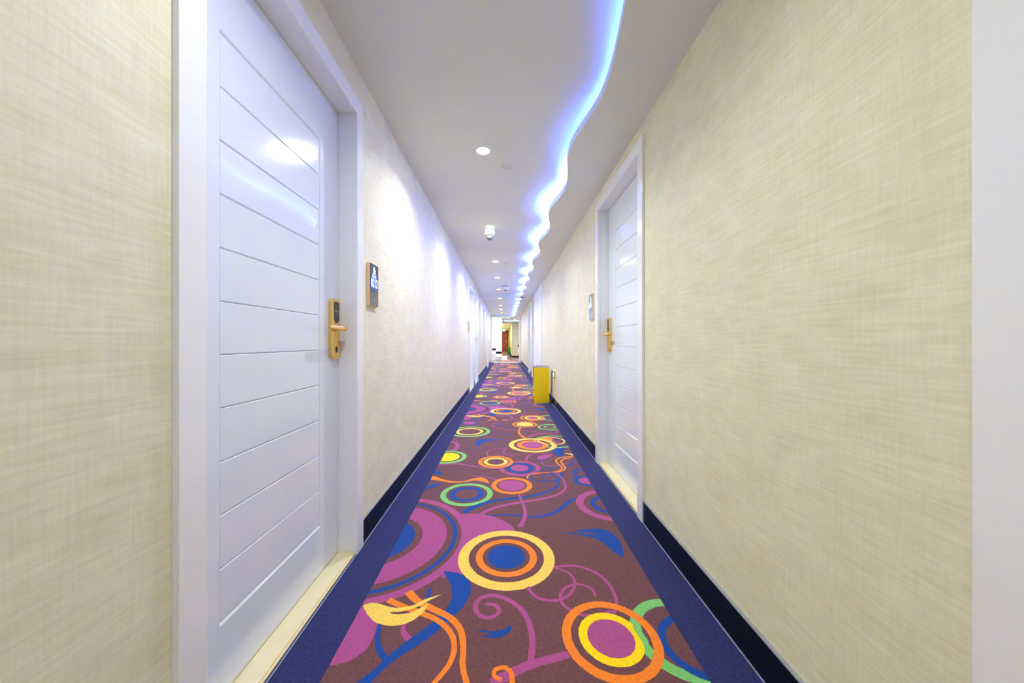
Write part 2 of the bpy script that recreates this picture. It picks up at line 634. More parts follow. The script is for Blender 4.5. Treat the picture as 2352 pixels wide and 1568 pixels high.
def circ(cx, cy, r):
    n = max(28, int(2 * PI * r / 0.012))
    return [(cx + r * math.cos(2 * PI * k / n), cy + r * math.sin(2 * PI * k / n)) for k in range(n)]


def ring(col, cx, cy, r, ri=None):
    SHAPES.append((col, circ(cx, cy, r), circ(cx, cy, ri) if ri else None))


def target(cx, cy, *bands):
    """bands: (colour, outer radius, inner radius)"""
    for b in bands:
        ring(b[0], cx, cy, b[1], b[2] if len(b) > 2 else None)


def stroke(col, pts, w0, w1=None, f=None):
    pts = [f(*q) for q in pts]
    c = smooth_open(pts)
    w1 = w0 if w1 is None else w1
    L_, R_ = [], []
    n = len(c)
    for i in range(n):
        t = c[min(i + 1, n - 1)] - c[max(i - 1, 0)]
        t = t / (np.linalg.norm(t) + 1e-9)
        nr = np.array((-t[1], t[0]))
        w = (w0 + (w1 - w0) * i / (n - 1)) / 2
        L_.append(tuple(c[i] + nr * w)); R_.append(tuple(c[i] - nr * w))
    SHAPES.append((col, L_ + R_[::-1], None))


def blob(col, pts, f):
    p = [f(*q) for q in pts]
    for _ in range(2):
        o = []
        for i in range(len(p)):
            a, b = p[i], p[(i + 1) % len(p)]
            o += [(a[0] * .8 + b[0] * .2, a[1] * .8 + b[1] * .2), (a[0] * .2 + b[0] * .8, a[1] * .2 + b[1] * .8)]
        p = o
    SHAPES.append((col, p, None))


A, Bf = pxA, pxB
# --- far half of the repeat (Y 2.1 .. 4.4)
target(-0.40, 3.89, ('green', .228, .187), ('yellow', .154, .119))
target(-0.4435, 4.30, ('blue', .1055, .086), ('purple', .078))
stroke('blue', [(725, 650), (780, 675), (880, 690), (1000, 685), (1100, 690)], .016, .010, Bf)
stroke('purple', [(830, 580), (765, 585), (745, 605), (800, 630), (900, 645), (1050, 655), (1200, 672), (1320, 690)], .014, .014, Bf)
stroke('blue', [(850, 585), (795, 592), (800, 610), (900, 625), (1050, 635), (1180, 645), (1260, 660), (1360, 672)], .013, .016, Bf)
stroke('orange', [(1022, 616), (1000, 645), (1000, 680), (1030, 708), (1062, 726)], .016, .034, Bf)
target(0.234, 4.233, ('orange', .153, .124), ('yellow', .1025))
target(0.525, 4.09, ('green', .150, .120), ('green', .073, .056))
stroke('purple', [(1075, 722), (1140, 694), (1240, 682), (1330, 676), (1390, 655)], .034, .02, Bf)
target(0.50, 3.505, ('green', .215, .188), ('blue', .170, .148))
blob('orange', [(1205, 722), (1270, 718), (1330, 728), (1320, 752), (1260, 756), (1200, 742)], Bf)
stroke('purple', [(1330, 715), (1318, 740), (1345, 765), (1400, 780)], .018, .024, Bf)
target(0.264, 3.385, ('yellow', .232, .184), ('orange', .153, .104), ('purple', .098))
ring('yellow', 0.464, 3.524, .140, .122)
blob('blue', [(1295, 842), (1355, 822), (1450, 812), (1420, 850), (1425, 908), (1360, 892)], Bf)
blob('yellow', [(1412, 866), (1500, 870), (1515, 894), (1480, 880)], Bf)
blob('blue', [(585, 802), (590, 752), (645, 733), (750, 735), (865, 741), (780, 746), (700, 757), (645, 780), (605, 806)], Bf)
stroke('purple', [(345, 752), (395, 770), (418, 798), (395, 830), (330, 855)], .03, .045, Bf)
target(-0.51, 3.03, ('green', .172, .134), ('bright', .112))
stroke('purple', [(705, 892), (697, 862), (735, 835), (810, 822), (895, 828)], .016, .010, Bf)
stroke('purple', [(780, 872), (850, 882), (930, 888), (1010, 880), (1060, 866)], .010, .010, Bf)
stroke('purple', [(885, 826), (855, 845), (865, 868), (925, 880), (938, 905)], .016, .010, Bf)
stroke('purple', [(230, 988), (330, 971), (440, 971), (560, 990), (680, 1008), (800, 1013), (850, 1030)], .02, .016, Bf)
target(0.1127, 2.765, ('purple', .165, .128), ('blue', .112, .076), ('purple', .071))
target(-0.0814, 2.91, ('orange', .147, .114), ('yellow', .102, .070))
stroke('purple', [(1065, 935), (1085, 895), (1150, 872), (1230, 868), (1300, 876)], .024, .010, Bf)
blob('purple', [(1168, 905), (1225, 882), (1325, 880), (1290, 902), (1225, 932), (1180, 926)], Bf)
stroke('blue', [(1145, 938), (1205, 936), (1268, 938)], .012, .012, Bf)
stroke('purple', [(1212, 945), (1230, 975), (1300, 990), (1430, 972), (1540, 948)], .012, .010, Bf)
stroke('blue', [(1150, 1043), (1230, 1022), (1350, 1004), (1440, 990), (1500, 962), (1505, 935)], .014, .020, Bf)
stroke('blue', [(1120, 1068), (1110, 1095), (1150, 1122), (1250, 1135), (1345, 1128), (1400, 1092), (1395, 1055)], .016, .022, Bf)
stroke('blue', [(1350, 1090), (1285, 1074), (1225, 1078), (1215, 1100), (1260, 1112), (1310, 1102)], .014, .010, Bf)
stroke('orange', [(1515, 900), (1430, 903), (1370, 918), (1350, 942), (1372, 972), (1405, 1000), (1392, 1026), (1330, 1046), (1230, 1053), (1140, 1064), (1085, 1083), (1075, 1108)], .018, .010, Bf)
stroke('orange', [(1500, 909), (1430, 922), (1398, 945), (1412, 972), (1434, 1000), (1424, 1028), (1370, 1047)], .018, .014, Bf)
stroke('blue', [(1530, 1090), (1525, 1045), (1550, 1015), (1590, 1012)], .03, .014, Bf)
stroke('blue', [(1560, 1020), (1600, 1040)], .022, .016, Bf)
target(0.59, 2.51, ('blue', .10, .068), ('purple', .061))
blob('blue', [(200, 1025), (240, 1032), (262, 1050), (276, 1075), (235, 1070), (180, 1062)], Bf)
blob('orange', [(160, 1078), (220, 1092), (300, 1123), (400, 1136), (480, 1133), (560, 1108), (640, 1094), (695, 1113), (724, 1156), (660, 1137), (590, 1124), (520, 1135), (430, 1149), (330, 1146), (240, 1127), (155, 1118)], Bf)
blob('blue', [(110, 1212), (155, 1168), (210, 1154), (290, 1165), (225, 1178), (165, 1204)], Bf)
stroke('purple', [(555, 1079), (650, 1087), (750, 1107), (840, 1140)], .008, .02, Bf)
target(0.0443, 2.431, ('orange', .142, .108), ('purple', .0915))
target(-0.255, 2.293, ('green', .171, .136), ('blue', .113, .076))
# --- near half of the repeat (Y 1.0 .. 2.3)
stroke('purple', [(640, 1440), (760, 1388), (900, 1353), (1080, 1323), (1250, 1293), (1375, 1255), (1438, 1200), (1430, 1140), (1390, 1085), (1330, 1045)], .030, .012, Bf)
stroke('blue', [(470, 1432), (590, 1372), (750, 1322), (950, 1296), (1150, 1267), (1290, 1222), (1360, 1180), (1370, 1130), (1335, 1080), (1275, 1024), (1230, 985)], .040, .006, Bf)
stroke('blue', [(715, 1462), (850, 1450), (1000, 1461), (1150, 1470), (1300, 1446), (1400, 1390), (1480, 1322), (1550, 1300)], .012, .034, Bf)
stroke('purple', [(1000, 1255), (1028, 1330), (1055, 1400), (1052, 1480), (1005, 1568)], .012, .028, Bf)
target(0.645, 2.145, ('purple', .207, .160), ('blue', .122, .088))
blob('purple', [(950, 172), (1060, 168), (1150, 184), (1212, 214), (1255, 256), (1230, 330), (1100, 420), (1030, 470), (940, 468), (868, 492), (960, 400), (1000, 280)], A)
target(-0.655, 1.77, ('purple', .470, .428), ('blue', .4065, .385), ('purple', .352, .228), ('blue', .190))
target(0.004, 1.624, ('yellow', .2235, .1745), ('orange', .142, .110), ('blue', .088))
SHAPES.insert(len(SHAPES) - 3, ('brown', circ(0.004, 1.624, .1745), None))
stroke('purple', [(1440, 430), (1540, 425), (1640, 458), (1710, 520), (1745, 600), (1730, 665)], .014, .014, A)
stroke('purple', [(1440, 435), (1510, 460), (1540, 508), (1520, 560), (1460, 594), (1380, 590), (1332, 562), (1308, 528)], .012, .014, A)
stroke('purple', [(1640, 575), (1622, 538), (1560, 516), (1500, 530), (1468, 570), (1490, 622), (1560, 662), (1640, 668), (1725, 648)], .012, .014, A)
blob('blue', [(1520, 256), (1600, 243), (1670, 242), (1728, 264), (1767, 310), (1786, 390), (1735, 362), (1690, 320), (1640, 290), (1580, 276), (1500, 267), (1455, 261), (1560, 264), (1640, 274), (1655, 268), (1590, 260)], A)
blob('purple', [(480, 640), (505, 606), (560, 640), (572, 700), (560, 760), (520, 835), (440, 892), (320, 926), (380, 800)], A)
stroke('purple', [(742, 800), (705, 762), (698, 724), (722, 688)], .026, .010, A)
blob('blue', [(888, 450), (950, 455), (1002, 475), (1035, 522), (1022, 580), (982, 640), (922, 690), (850, 760), (760, 822), (680, 872), (600, 932), (520, 1020), (440, 1020), (560, 932), (640, 852), (740, 776), (820, 720), (880, 670), (922, 620), (940, 570), (930, 510)], A)
stroke('blue', [(612, 888), (582, 840), (570, 780), (582, 715)], .020, .016, A)
stroke('blue', [(826, 538), (822, 570), (812, 605)], .016, .014, A)
stroke('orange', [(625, 592), (690, 622), (780, 655), (865, 692), (928, 750), (948, 820), (930, 895), (880, 965), (820, 1030)], .026, .014, A)
stroke('orange', [(722, 552), (770, 600), (850, 640), (930, 682), (978, 740), (992, 820), (990, 920), (1018, 1030)], .032, .016, A)
blob('yellow', [(496, 618), (550, 604), (600, 618), (660, 634), (740, 624), (800, 590), (898, 561), (830, 592), (770, 627), (700, 650), (625, 653), (650, 664), (720, 660), (770, 640), (828, 602), (800, 650), (750, 692), (690, 717), (620, 721), (555, 702), (518, 660)], A)
stroke('purple', [(1322, 905), (1332, 800), (1318, 715), (1280, 642), (1210, 590), (1130, 570), (1068, 592), (1052, 636), (1080, 672), (1130, 678), (1168, 650), (1150, 618), (1100, 612)], .022, .016, A)
stroke('purple', [(1130, 1005), (1200, 968), (1310, 915), (1510, 860)], .034, .026, A)
stroke('orange', [(1232, 1020), (1228, 950), (1192, 924), (1150, 936), (1145, 966), (1182, 986)], .016, .012, A)
blob('blue', [(1066, 738), (1140, 748), (1200, 735), (1232, 710), (1226, 748), (1182, 776), (1120, 781), (1075, 766), (1150, 762), (1066, 745)], A)
target(0.605, 1.185, ('green', .172, .134))
target(0.64, 1.15, ('blue', .128, .100))
target(0.357, 1.179, ('orange', .164, .133), ('bright', .108))
ring('purple', 0.357, 1.179, .078)
SHAPES.append(('green', [(0.452, 1.246), (0.470, 1.215), (0.478, 1.17), (0.470, 1.12), (0.462, 1.10), (0.452, 1.12), (0.457, 1.165), (0.447, 1.21)], None))


def build_tile():
    """planar subdivision of one repeat; every face takes the colour of the topmost shape over it"""
    x0, x1, y0, y1 = FX0, FX1, TY0, TY0 + PER
    verts, edges = [], []

    def loop(pts):
        o = len(verts)
        verts.extend(Vector(p) for p in pts)
        k = len(pts)
        edges.extend((o + i, o + (i + 1) % k) for i in range(k))
    loop([(x0, y0), (x1, y0), (x1, y1), (x0, y1)])
    polys = []
    rnd = random.Random(3)
    for col, outer, hole in SHAPES:
        # slightly ragged tufted outline
        def jit(P):
            o_ = []
            for i_ in range(len(P)):
                (a, b), (c, d) = P[i_], P[(i_ + 1) % len(P)]
                k_ = max(1, int(math.hypot(c - a, d - b) / 0.006))
                for t_ in range(k_):
                    o_.append((a + (c - a) * t_ / k_ + rnd.uniform(-.0008, .0008), b + (d - b) * t_ / k_ + rnd.uniform(-.0008, .0008)))
            return o_
        outer = jit(outer)
        hole = jit(hole) if hole else None
        for sh in (0, -PER, PER):
            o2 = [(a, b + sh) for a, b in outer]
            if max(b for a, b in o2) < y0 or min(b for a, b in o2) > y1:
                continue
            h2 = [(a, b + sh) for a, b in hole] if hole else None
            polys.append((col, o2, h2))
            loop(o2)
            if h2:
                loop(h2)
    vo, eo, fo, *_ = delaunay_2d_cdt(verts, edges, [], 0, 1e-6)
    V = np.array([(v.x, v.y) for v in vo])
    Ft = np.array([f for f in fo if len(f) == 3])
    C = V[Ft].mean(axis=1)
    keep = (C[:, 0] > x0) & (C[:, 0] < x1) & (C[:, 1] > y0) & (C[:, 1] < y1)
    Ft, C = Ft[keep], C[keep]

    def inside(P):
        P = np.array(P)
        Q = np.roll(P, -1, axis=0)
        lo, hi = P.min(0), P.max(0)
        sel = np.where((C[:, 0] >= lo[0]) & (C[:, 0] <= hi[0]) & (C[:, 1] >= lo[1]) & (C[:, 1] <= hi[1]))[0]
        res = np.zeros(len(C), bool)
        if len(sel) == 0:
            return res
        c = C[sel]
        wn = np.zeros(len(sel), int)
        for (ax, ay), (bx, by) in zip(P, Q):
            cr = (bx - ax) * (c[:, 1] - ay) - (c[:, 0] - ax) * (by - ay)
            wn += ((ay <= c[:, 1]) & (by > c[:, 1]) & (cr > 0)).astype(int)
            wn -= ((ay > c[:, 1]) & (by <= c[:, 1]) & (cr < 0)).astype(int)
        res[sel] = wn != 0
        return res
    names = list(C_PILE)
    ci = np.full(len(C), names.index('brown'))
    for col, o2, h2 in polys:
        m_ = inside(o2)
        if h2:
            m_ &= ~inside(h2)
        ci[m_] = names.index(col)
    used = np.unique(Ft)
    re = np.full(len(V), -1)
    re[used] = np.arange(len(used))
    return V[used], re[Ft], ci


TV, TF, TC = build_tile()


def carpet(name, tiles, borders, label, ylim, xlim=(-9, 9)):
    """tiles: (dx, tile index, mirror)"""
    vs_, fs, ms = [], [], []
    o = 0
    for dx, k, mir in tiles:
        v = np.zeros((len(TV), 3))
        v[:, 0] = (-TV[:, 0] + FX0 + FX1 if mir else TV[:, 0]) + dx
        v[:, 0] = np.clip(v[:, 0], xlim[0], xlim[1])
        v[:, 1] = np.clip(TV[:, 1] + k * PER, ylim[0], ylim[1])
        ok = (np.ptp(v[TF][:, :, 1], axis=1) > 1e-7) & (np.ptp(v[TF][:, :, 0], axis=1) > 1e-7)
        vs_.append(v)
        f = TF[:, ::-1] if mir else TF
        fs.append(f[ok] + o)
        ms.append(TC[ok])
        o += len(TV)
    v = np.concatenate(vs_)
    f = np.concatenate(fs).tolist()
    m_ = np.concatenate(ms).tolist()
    v = v.tolist()
    nv = list(C_PILE).index('navy')
    for (a, b, c, d, z1) in borders:
        n0 = len(v)
        v += [(a, c, -.008), (b, c, -.008), (b, d, -.008), (a, d, -.008), (a, c, z1), (b, c, z1), (b, d, z1), (a, d, z1)]
        kind_ = nv if b - a > 0.02 else list(C_PILE).index('edge')
        for q in [(4, 5, 6, 7), (0, 1, 5, 4), (1, 2, 6, 5), (2, 3, 7, 6), (3, 0, 4, 7)]:
            f.append(tuple(i + n0 for i in q))
            m_.append(kind_)
    me = bpy.data.meshes.new(name)
    me.from_pydata(v, [], f)
    me.polygons.foreach_set('material_index', m_)
    for k in C_PILE:
        me.materials.append(PILE[k])
    ob = link(name, me)
    return tag(ob, label, 'carpet')


carpet('carpet', [(0, k, False) for k in range(-2, 5)],
       [(XL + 0.004, FX0, Y_BACK, Y_END, 0.0), (FX1, XR - 0.004, Y_BACK, Y_END, 0.0),
        (XL + 0.009, XL + 0.0125, Y_BACK, Y_END, 0.0015), (XR - 0.0125, XR - 0.009, Y_BACK, Y_END, 0.0015)],
       'long brown corridor carpet with colourful rings and swirls and a navy border', (Y_BACK, Y_END))

# ------------------------------------------------------------------ ceiling fixtures
def downlight(x, y, z, label, group, r=0.042, power=DOWNLIGHT_W, lamp='lamp', spread=142):
    root = tag(empty('downlight', (x, y, z)), label, 'light', group)
    rim = MB()
    rim.lathe([(r + 0.010, 0.001), (r + 0.010, -0.003), (r + 0.004, -0.006), (r, -0.004), (r, 0.001)], (0, 0, 0), 32)
    rim.f = rim.f[:-2]; rim.mi = rim.mi[:-2]
    rim.build('trim_ring', M['plastic'], root, smooth=True)
    MB().lathe([(r - 0.0005, 0.0), (r - 0.0005, -0.0035)], (0, 0, 0), 32).build('lamp_disc', M[lamp], root)
    ld = bpy.data.lights.new('lamp_light', 'AREA')
    ld.shape = 'DISK'
    ld.size = 2 * r
    ld.energy = power
    ld.color = (0.97, 1.0, 0.945)
    ld.spread = math.radians(spread)
    lo = bpy.data.objects.new('lamp_light', ld)
    COL.objects.link(lo)
    lo.location = (0, 0, -0.0045)
    lo.parent = root
    return root


DL = [(-0.15, -2.4), (-0.15, -0.8), (-0.15, 0.80), (-0.152, 2.382), (-0.178, 3.945), (-0.163, 5.665), (-0.165, 7.08),
      (-0.17, 8.66), (-0.17, 10.48), (-0.17, 12.48), (-0.17, 14.07), (-0.17, 15.64)]
DL_LABEL = {2.382: 'round downlight between the dome camera and the 8212 door, beside a disc cover',
            3.945: 'round downlight touching the white dome camera on the corridor ceiling',
            5.665: 'first round downlight beyond the dome camera, beside a disc cover',
            7.08: 'round downlight alone between the second disc cover and the flared detector',
            8.66: 'round downlight beside the flared detector ahead of the cross beam',
            10.48: 'first round downlight beyond the cross beam of the ceiling',
            15.64: 'round downlight beside the small louvred vent by the end beam'}
for x, y in DL:
    lab = DL_LABEL.get(y, 'unseen round downlight added to the corridor ceiling above the 8212 door or before it' if y < 2 else
                       'round downlight in the middle of the stretch beyond the cross beam')
    dim = 0.6 if y < 2 else 1.0          # unseen near lamps, put in to light the near end, turned down
    downlight(x, y, ZC, lab, 'downlights of the corridor', power=DOWNLIGHT_W * dim, lamp='lamp' if y > 2 else 'lamp_unseen')

for x, y, lab in ((0.013, 2.60, 'flat round pale disc cover beside the downlight ahead of the dome camera'),
                  (0.014, 5.80, 'flat round pale disc cover between the dome camera and the flared detector'),
                  (0.0, 11.97, 'flat round pale disc cover in the middle of the stretch beyond the cross beam'),
                  (0.0, 16.10, 'flat round pale disc cover beside the small louvred vent')):
    r = tag(empty('ceiling_speaker', (x, y, ZC)), lab, 'speaker', 'round ceiling discs')
    MB().lathe([(0.050, 0.001), (0.050, -0.004), (0.046, -0.008), (0.043, -0.008), (0.0425, -0.006)], (0, 0, 0), 36).build('bezel', M['plastic'], r, smooth=True)
    MB().lathe([(0.0425, -0.004), (0.0420, -0.0085), (0.03, -0.0095), (0.001, -0.0098)], (0, 0, 0), 36).build('grille', M['grille'], r, smooth=True)


def dome_camera(x, y, z, label, s=1.0):
    r = tag(empty('security_camera', (x, y, z)), label, 'camera')
    MB().lathe([(0.060 * s, 0.001), (0.064 * s, -0.004), (0.066 * s, -0.05 * s), (0.060 * s, -0.066 * s), (0.05 * s, -0.069 * s)], (0, 0, 0), 36).build('housing', M['plastic'], r, smooth=True)
    pr = [(0.048 * s * math.cos(a), (-0.068 - 0.052 * math.sin(a)) * s) for a in [PI / 2 * k / 9 for k in range(9)]] + [(0.002, -0.12 * s)]
    d = MB().lathe(pr, (0, 0, 0), 32).build('dome', M['dome'], r, smooth=True)
    MB().lathe([(0.012 * s, -0.122 * s), (0.012 * s, -0.116 * s)], (0, -0.004, 0), 16).build('lens', M['dark'], d)
    return r


dome_camera(-0.185, 4.075, ZC, 'white dome security camera hanging beside a corridor downlight')
r = tag(empty('smoke_detector', (0.0, 8.2, ZC)), 'flared white detector under the corridor ceiling ahead of the cross beam', 'detector')
MB().lathe([(0.070, 0.001), (0.070, -0.014)], (0, 0, 0), 28).build('mount_plate', M['dark'], r)
bd = MB().lathe([(0.078, -0.012), (0.098, -0.018), (0.096, -0.034), (0.066, -0.058), (0.046, -0.092), (0.042, -0.096)], (0, 0, 0), 36).build('body', M['plastic'], r, smooth=True)
MB().lathe([(0.040, -0.095), (0.040, -0.102)], (0, 0, 0), 28).build('sensor_ring', M['dark'], r)
mk = MB()
for dx in (-0.018, 0.002, 0.012, 0.022):
    mk.box(dx - 0.003, dx + 0.003, -0.060, -0.052, -0.082, -0.074)
mk.build('vent_slots', M['dark'], r)
r = tag(empty('sprinkler', (0.0, 9.35, ZC)), 'tiny grey sprinkler head just ahead of the cross beam', 'sprinkler')
MB().lathe([(0.022, 0.001), (0.022, -0.004), (0.007, -0.006), (0.006, -0.02)], (0, 0, 0), 20).build('collar', M['plastic'], r, smooth=True)
MB().lathe([(0.004, -0.018), (0.014, -0.026), (0.014, -0.028)], (0, 0, 0), 20).build('deflector', M['ledge'], r)
r = tag(empty('ceiling_vent', (-0.14, 16.35, ZC)), 'small grey louvred vent in the ceiling by the end beam', 'vent')
MB().box(-0.08, 0.08, -0.06, 0.06, -0.012, 0.001).build('frame', M['ledge'], r, bevel=0.002)
for k in range(5):
    MB().box(-0.068, 0.068, -0.05 + k * 0.021, -0.038 + k * 0.021, -0.018, -0.010).build('slat', M['dark'], r)

# ------------------------------------------------------------------ room number panels
def panel(side, y0, label, number=None, glass='glass_black', z0=1.187, full=True):
    w, h, t = 0.122, 0.2245, 0.0145
    root = tag(empty('room_number_panel', (W(side, 0), y0 + w / 2, z0)), label, 'sign', 'room number panels by the doors')
    sg = 1 if side < 0 else -1          # reading direction along +Y on the left wall, -Y on the right one
    fn = lambda u, v, wd: ((wd if side < 0 else -wd), sg * u, v)
    MB().prism(rrect(w, h, 0.003, 3, 0, h / 2), fn, -0.001, t).build('housing', M['copper'], root, bevel=0.0012, seg=2)
    scr = MB().prism(rrect(w - 0.004, h - 0.004, 0.002, 2, 0, h / 2), fn, t - 0.001, t + 0.0008).build('screen', M[glass], root)
    f0, f1 = t + 0.0007, t + 0.0013
    F0, F1 = t + 0.0012, t + 0.0018
    if number:
        v, f = text_mesh(number, 0.062)
        xs = max(a for a, b in v) - min(a for a, b in v)
        k = 0.090 / xs
        halo = MB().prism(rrect(0.104, 0.052, 0.018, 5, 0, 0.122), fn, f0, f1)
        par_o = halo.build('number_halo', M['halo'], scr)
        mb2 = MB()
        mb2.add([fn(a * k, b * 1.02 + 0.122, F1) for a, b in v], f)
        mb2.build('room_number', M['digit'], scr)
    if not full:
        return root
    # emblem: a rearing figure over an open ring, a rule and a line of lettering
    hb = MB().prism(rrect(0.044, 0.050, 0.016, 5, 0, 0.188), fn, f0, f1)
    hb.prism(rrect(0.064, 0.024, 0.006, 3, 0, 0.160), fn, f0, f1)
    hb.build('emblem_halo', M['halo'], scr)
    em = MB()
    em.prism([(-0.002, 0.182), (0.003, 0.184), (0.004, 0.200), (0.001, 0.211), (-0.003, 0.209), (-0.003, 0.196)], fn, F0, F1)
    em.prism([(-0.016, 0.200), (-0.011, 0.204), (-0.004, 0.198), (0.005, 0.192), (0.004, 0.186), (-0.006, 0.188), (-0.011, 0.178), (-0.015, 0.177), (-0.011, 0.190)], fn, F0, F1)
    arc = [(0.017 * math.cos(a), 0.185 + 0.0135 * math.sin(a)) for a in [math.radians(60 - 210 * k / 14) for k in range(15)]]
    arc2 = [(0.012 * math.cos(a), 0.186 + 0.009 * math.sin(a)) for a in [math.radians(60 - 210 * k / 14) for k in range(15)]]
    for i in range(14):
        em.prism([arc[i], arc[i + 1], arc2[i + 1], arc2[i]], fn, F0, F1)
    em.prism([(0.001, 0.176), (0.005, 0.176), (0.006, 0.188), (0.002, 0.188)], fn, F0, F1)
    em.prism([(-0.027, 0.1685), (0.027, 0.1685), (0.027, 0.1705), (-0.027, 0.1705)], fn, F0, F1)
    for k in range(6):
        cx = -0.0235 + k * 0.0094
        em.prism([(cx - 0.0036, 0.153), (cx + 0.0036, 0.153), (cx + 0.0036, 0.1552), (cx - 0.0036, 0.1552)], fn, F0, F1)
        em.prism([(cx - 0.0034, 0.1552), (cx - 0.0012, 0.1552), (cx - 0.0012, 0.1635), (cx - 0.0034, 0.1635)], fn, F0, F1)
        em.prism([(cx + 0.0010, 0.1552), (cx + 0.0030, 0.1552), (cx + 0.0024, 0.1600), (cx + 0.0010, 0.1600)], fn, F0, F1)
    em.build('emblem', M['digit'], scr)
    for k in (-1, 0, 1):
        ic = MB()
        o_, i_ = rrect(0.020, 0.021, 0.005, 3, k * 0.032, 0.083), rrect(0.017, 0.018, 0.004, 3, k * 0.032, 0.083)
        for a in range(len(o_)):
            b = (a + 1) % len(o_)
            ic.prism([o_[a], o_[b], i_[b], i_[a]], fn, f0, f1)
        ic.prism(rrect(0.009, 0.004, 0.001, 2, k * 0.032, 0.083), fn, f0, f1)
        ic.prism(rrect(0.013, 0.003, 0.001, 2, k * 0.032, 0.066), fn, f0, f1)
        ic.build('icon', M['dimmark'], scr)
    be = MB()
    bell = [(-0.010, 0.029), (0.010, 0.029), (0.0075, 0.033), (0.007, 0.041), (0.003, 0.047), (-0.003, 0.047), (-0.007, 0.041), (-0.0075, 0.033)]
    bell2 = [(-0.0065, 0.0315), (0.0065, 0.0315), (0.0055, 0.034), (0.005, 0.040), (0.002, 0.0445), (-0.002, 0.0445), (-0.005, 0.040), (-0.0055, 0.034)]
    for a in range(8):
        b = (a + 1) % 8
        be.prism([bell[a], bell[b], bell2[b], bell2[a]], fn, f0, f1)
    be.prism(ellipse(0.003, 0.002, 10, 0, 0.0265), fn, f0, f1)
    be.prism(rrect(0.010, 0.002, 0.0008, 2, 0, 0.018), fn, f0, f1)
    be.build('bell_icon', M['mark'], scr)
    return root


panel(-1, 1.788, 'copper-edged black glass room panel reading 8212 in white digits', '8212')
panel(+1, 3.022, 'copper-edged lavender glass room panel between the white door and the yellow bin', '8211', 'lavglass', 1.198)
panel(-1, 6.60, 'copper-edged room panel on the wallpaper just before the paired white doors', None, 'lavglass', full=False)
panel(-1, 9.10, 'copper-edged room panel just past the paired doors facing the pilaster', None, 'lavglass', full=False)
panel(-1, 13.20, 'copper-edged room panel by the last white door before the white staircase', None, 'glass_black', full=False)
p5 = panel(+1, 8.86, 'copper-edged room panel on the white pilaster behind the yellow bin', None, 'lavglass', full=False)
p5.location.x = 0.745
panel(+1, 11.75, 'copper-edged room panel past the second door beyond the white pilaster', None, 'lavglass', full=False)

# ------------------------------------------------------------------ litter bins
def bin_(name, x, y, face, side, label, w=0.25, h=0.61):
    r = tag(empty(name, (x, y, 0)), label, 'bin', 'corridor litter bins')
    a = w / 2
    MB().box(-a + .008, a - .008, -a + .008, a - .008, 0, 0.02).build('plinth', M['dark'], r)
    MB().box(-a, a, -a + 0.004, a - 0.004, 0.012, h - 0.03).build('side_panel', side, r, bevel=0.002)
    MB().box(-a - 0.001, a + 0.001, -a - 0.002, -a + 0.006, 0.022, h - 0.026).build('front_panel', face, r, bevel=0.002)
    MB().box(-a - 0.001, a + 0.001, a - 0.006, a + 0.002, 0.022, h - 0.026).build('back_panel', face, r, bevel=0.002)
    MB().box(-a, a, -a - 0.001, -a + 0.006, 0.0, 0.019).build('kick_strip', face, r, bevel=0.001)
    mb_ = MB()                                   # steel rim around an ash tray
    for q in ((-a - .003, a + .003, -a - .003, -a + .022), (-a - .003, a + .003, a - .022, a + .003),
              (-a - .003, -a + .022, -a + .022, a - .022), (a - .022, a + .003, -a + .022, a - .022)):
        mb_.box(*q, h - 0.03, h - 0.008)
    mb_.box(-a + .022, a - .022, -a + .022, a - .022, h - 0.03, h - 0.024)
    mb_.build('rim', M['steel'], r)
    t = MB()
    b0, b1 = a - .030, a - .045
    t.add([(-b0, -b0, h - .005), (b0, -b0, h - .005), (b0, b0, h - .005), (-b0, b0, h - .005),
           (-b1, -b1, h + .001), (b1, -b1, h + .001), (b1, b1, h + .001), (-b1, b1, h + .001),
           (-b1 + .01, -b1 + .01, h - .02), (b1 - .01, -b1 + .01, h - .02), (b1 - .01, b1 - .01, h - .02), (-b1 + .01, b1 - .01, h - .02),
           (-b0, -b0, h - .026), (b0, -b0, h - .026), (b0, b0, h - .026), (-b0, b0, h - .026)],
          [f_ for k in range(4) for f_ in ((k, (k + 1) % 4, (k + 1) % 4 + 4, k + 4), (k + 4, (k + 1) % 4 + 4, (k + 1) % 4 + 8, k + 8), (k + 12, (k + 1) % 4 + 12, (k + 1) % 4, k))] + [(8, 9, 10, 11), (12, 13, 14, 15)])
    t.build('ash_tray', M['steel'], r)
    return r


bin_('litter_bin', 0.5915, 5.815, M['yellow'], M['side_steel'], 'yellow square litter bin with a steel ash tray top by the wall')

# ------------------------------------------------------------------ low wall fittings near the bin
r = tag(empty('exit_indicator', (XR, 5.475, 0.372)), 'low wall exit indicator with a green disc on a brass plate', 'sign')
fn = lambda u, v, wd: (-wd, -u, v)
MB().prism(rrect(0.345, 0.185, 0.006, 3, 0, 0.0925), fn, -0.001, 0.010).build('frame', M['plastic'], r, bevel=0.0015)
pl = MB().prism(rrect(0.300, 0.116, 0.003, 2, 0, 0.112), fn, 0.0095, 0.0115).build('brass_plate', M['brass'], r)
MB().prism(ellipse(0.115, 0.050, 32, 0, 0.112), fn, 0.0112, 0.0130).build('disc', M['lit_green'], pl)
ar = MB()
for sgn_ in (-1, 1):
    ar.prism([(sgn_ * a_, b_) for a_, b_ in ((0.0, 0.104), (0.045, 0.104), (0.045, 0.088), (0.092, 0.112), (0.045, 0.136), (0.045, 0.120), (0.0, 0.120))], fn, 0.0128, 0.0142)
ar.prism([(-0.02, 0.125), (0.02, 0.125), (0.012, 0.150), (-0.012, 0.150)], fn, 0.0128, 0.0142)
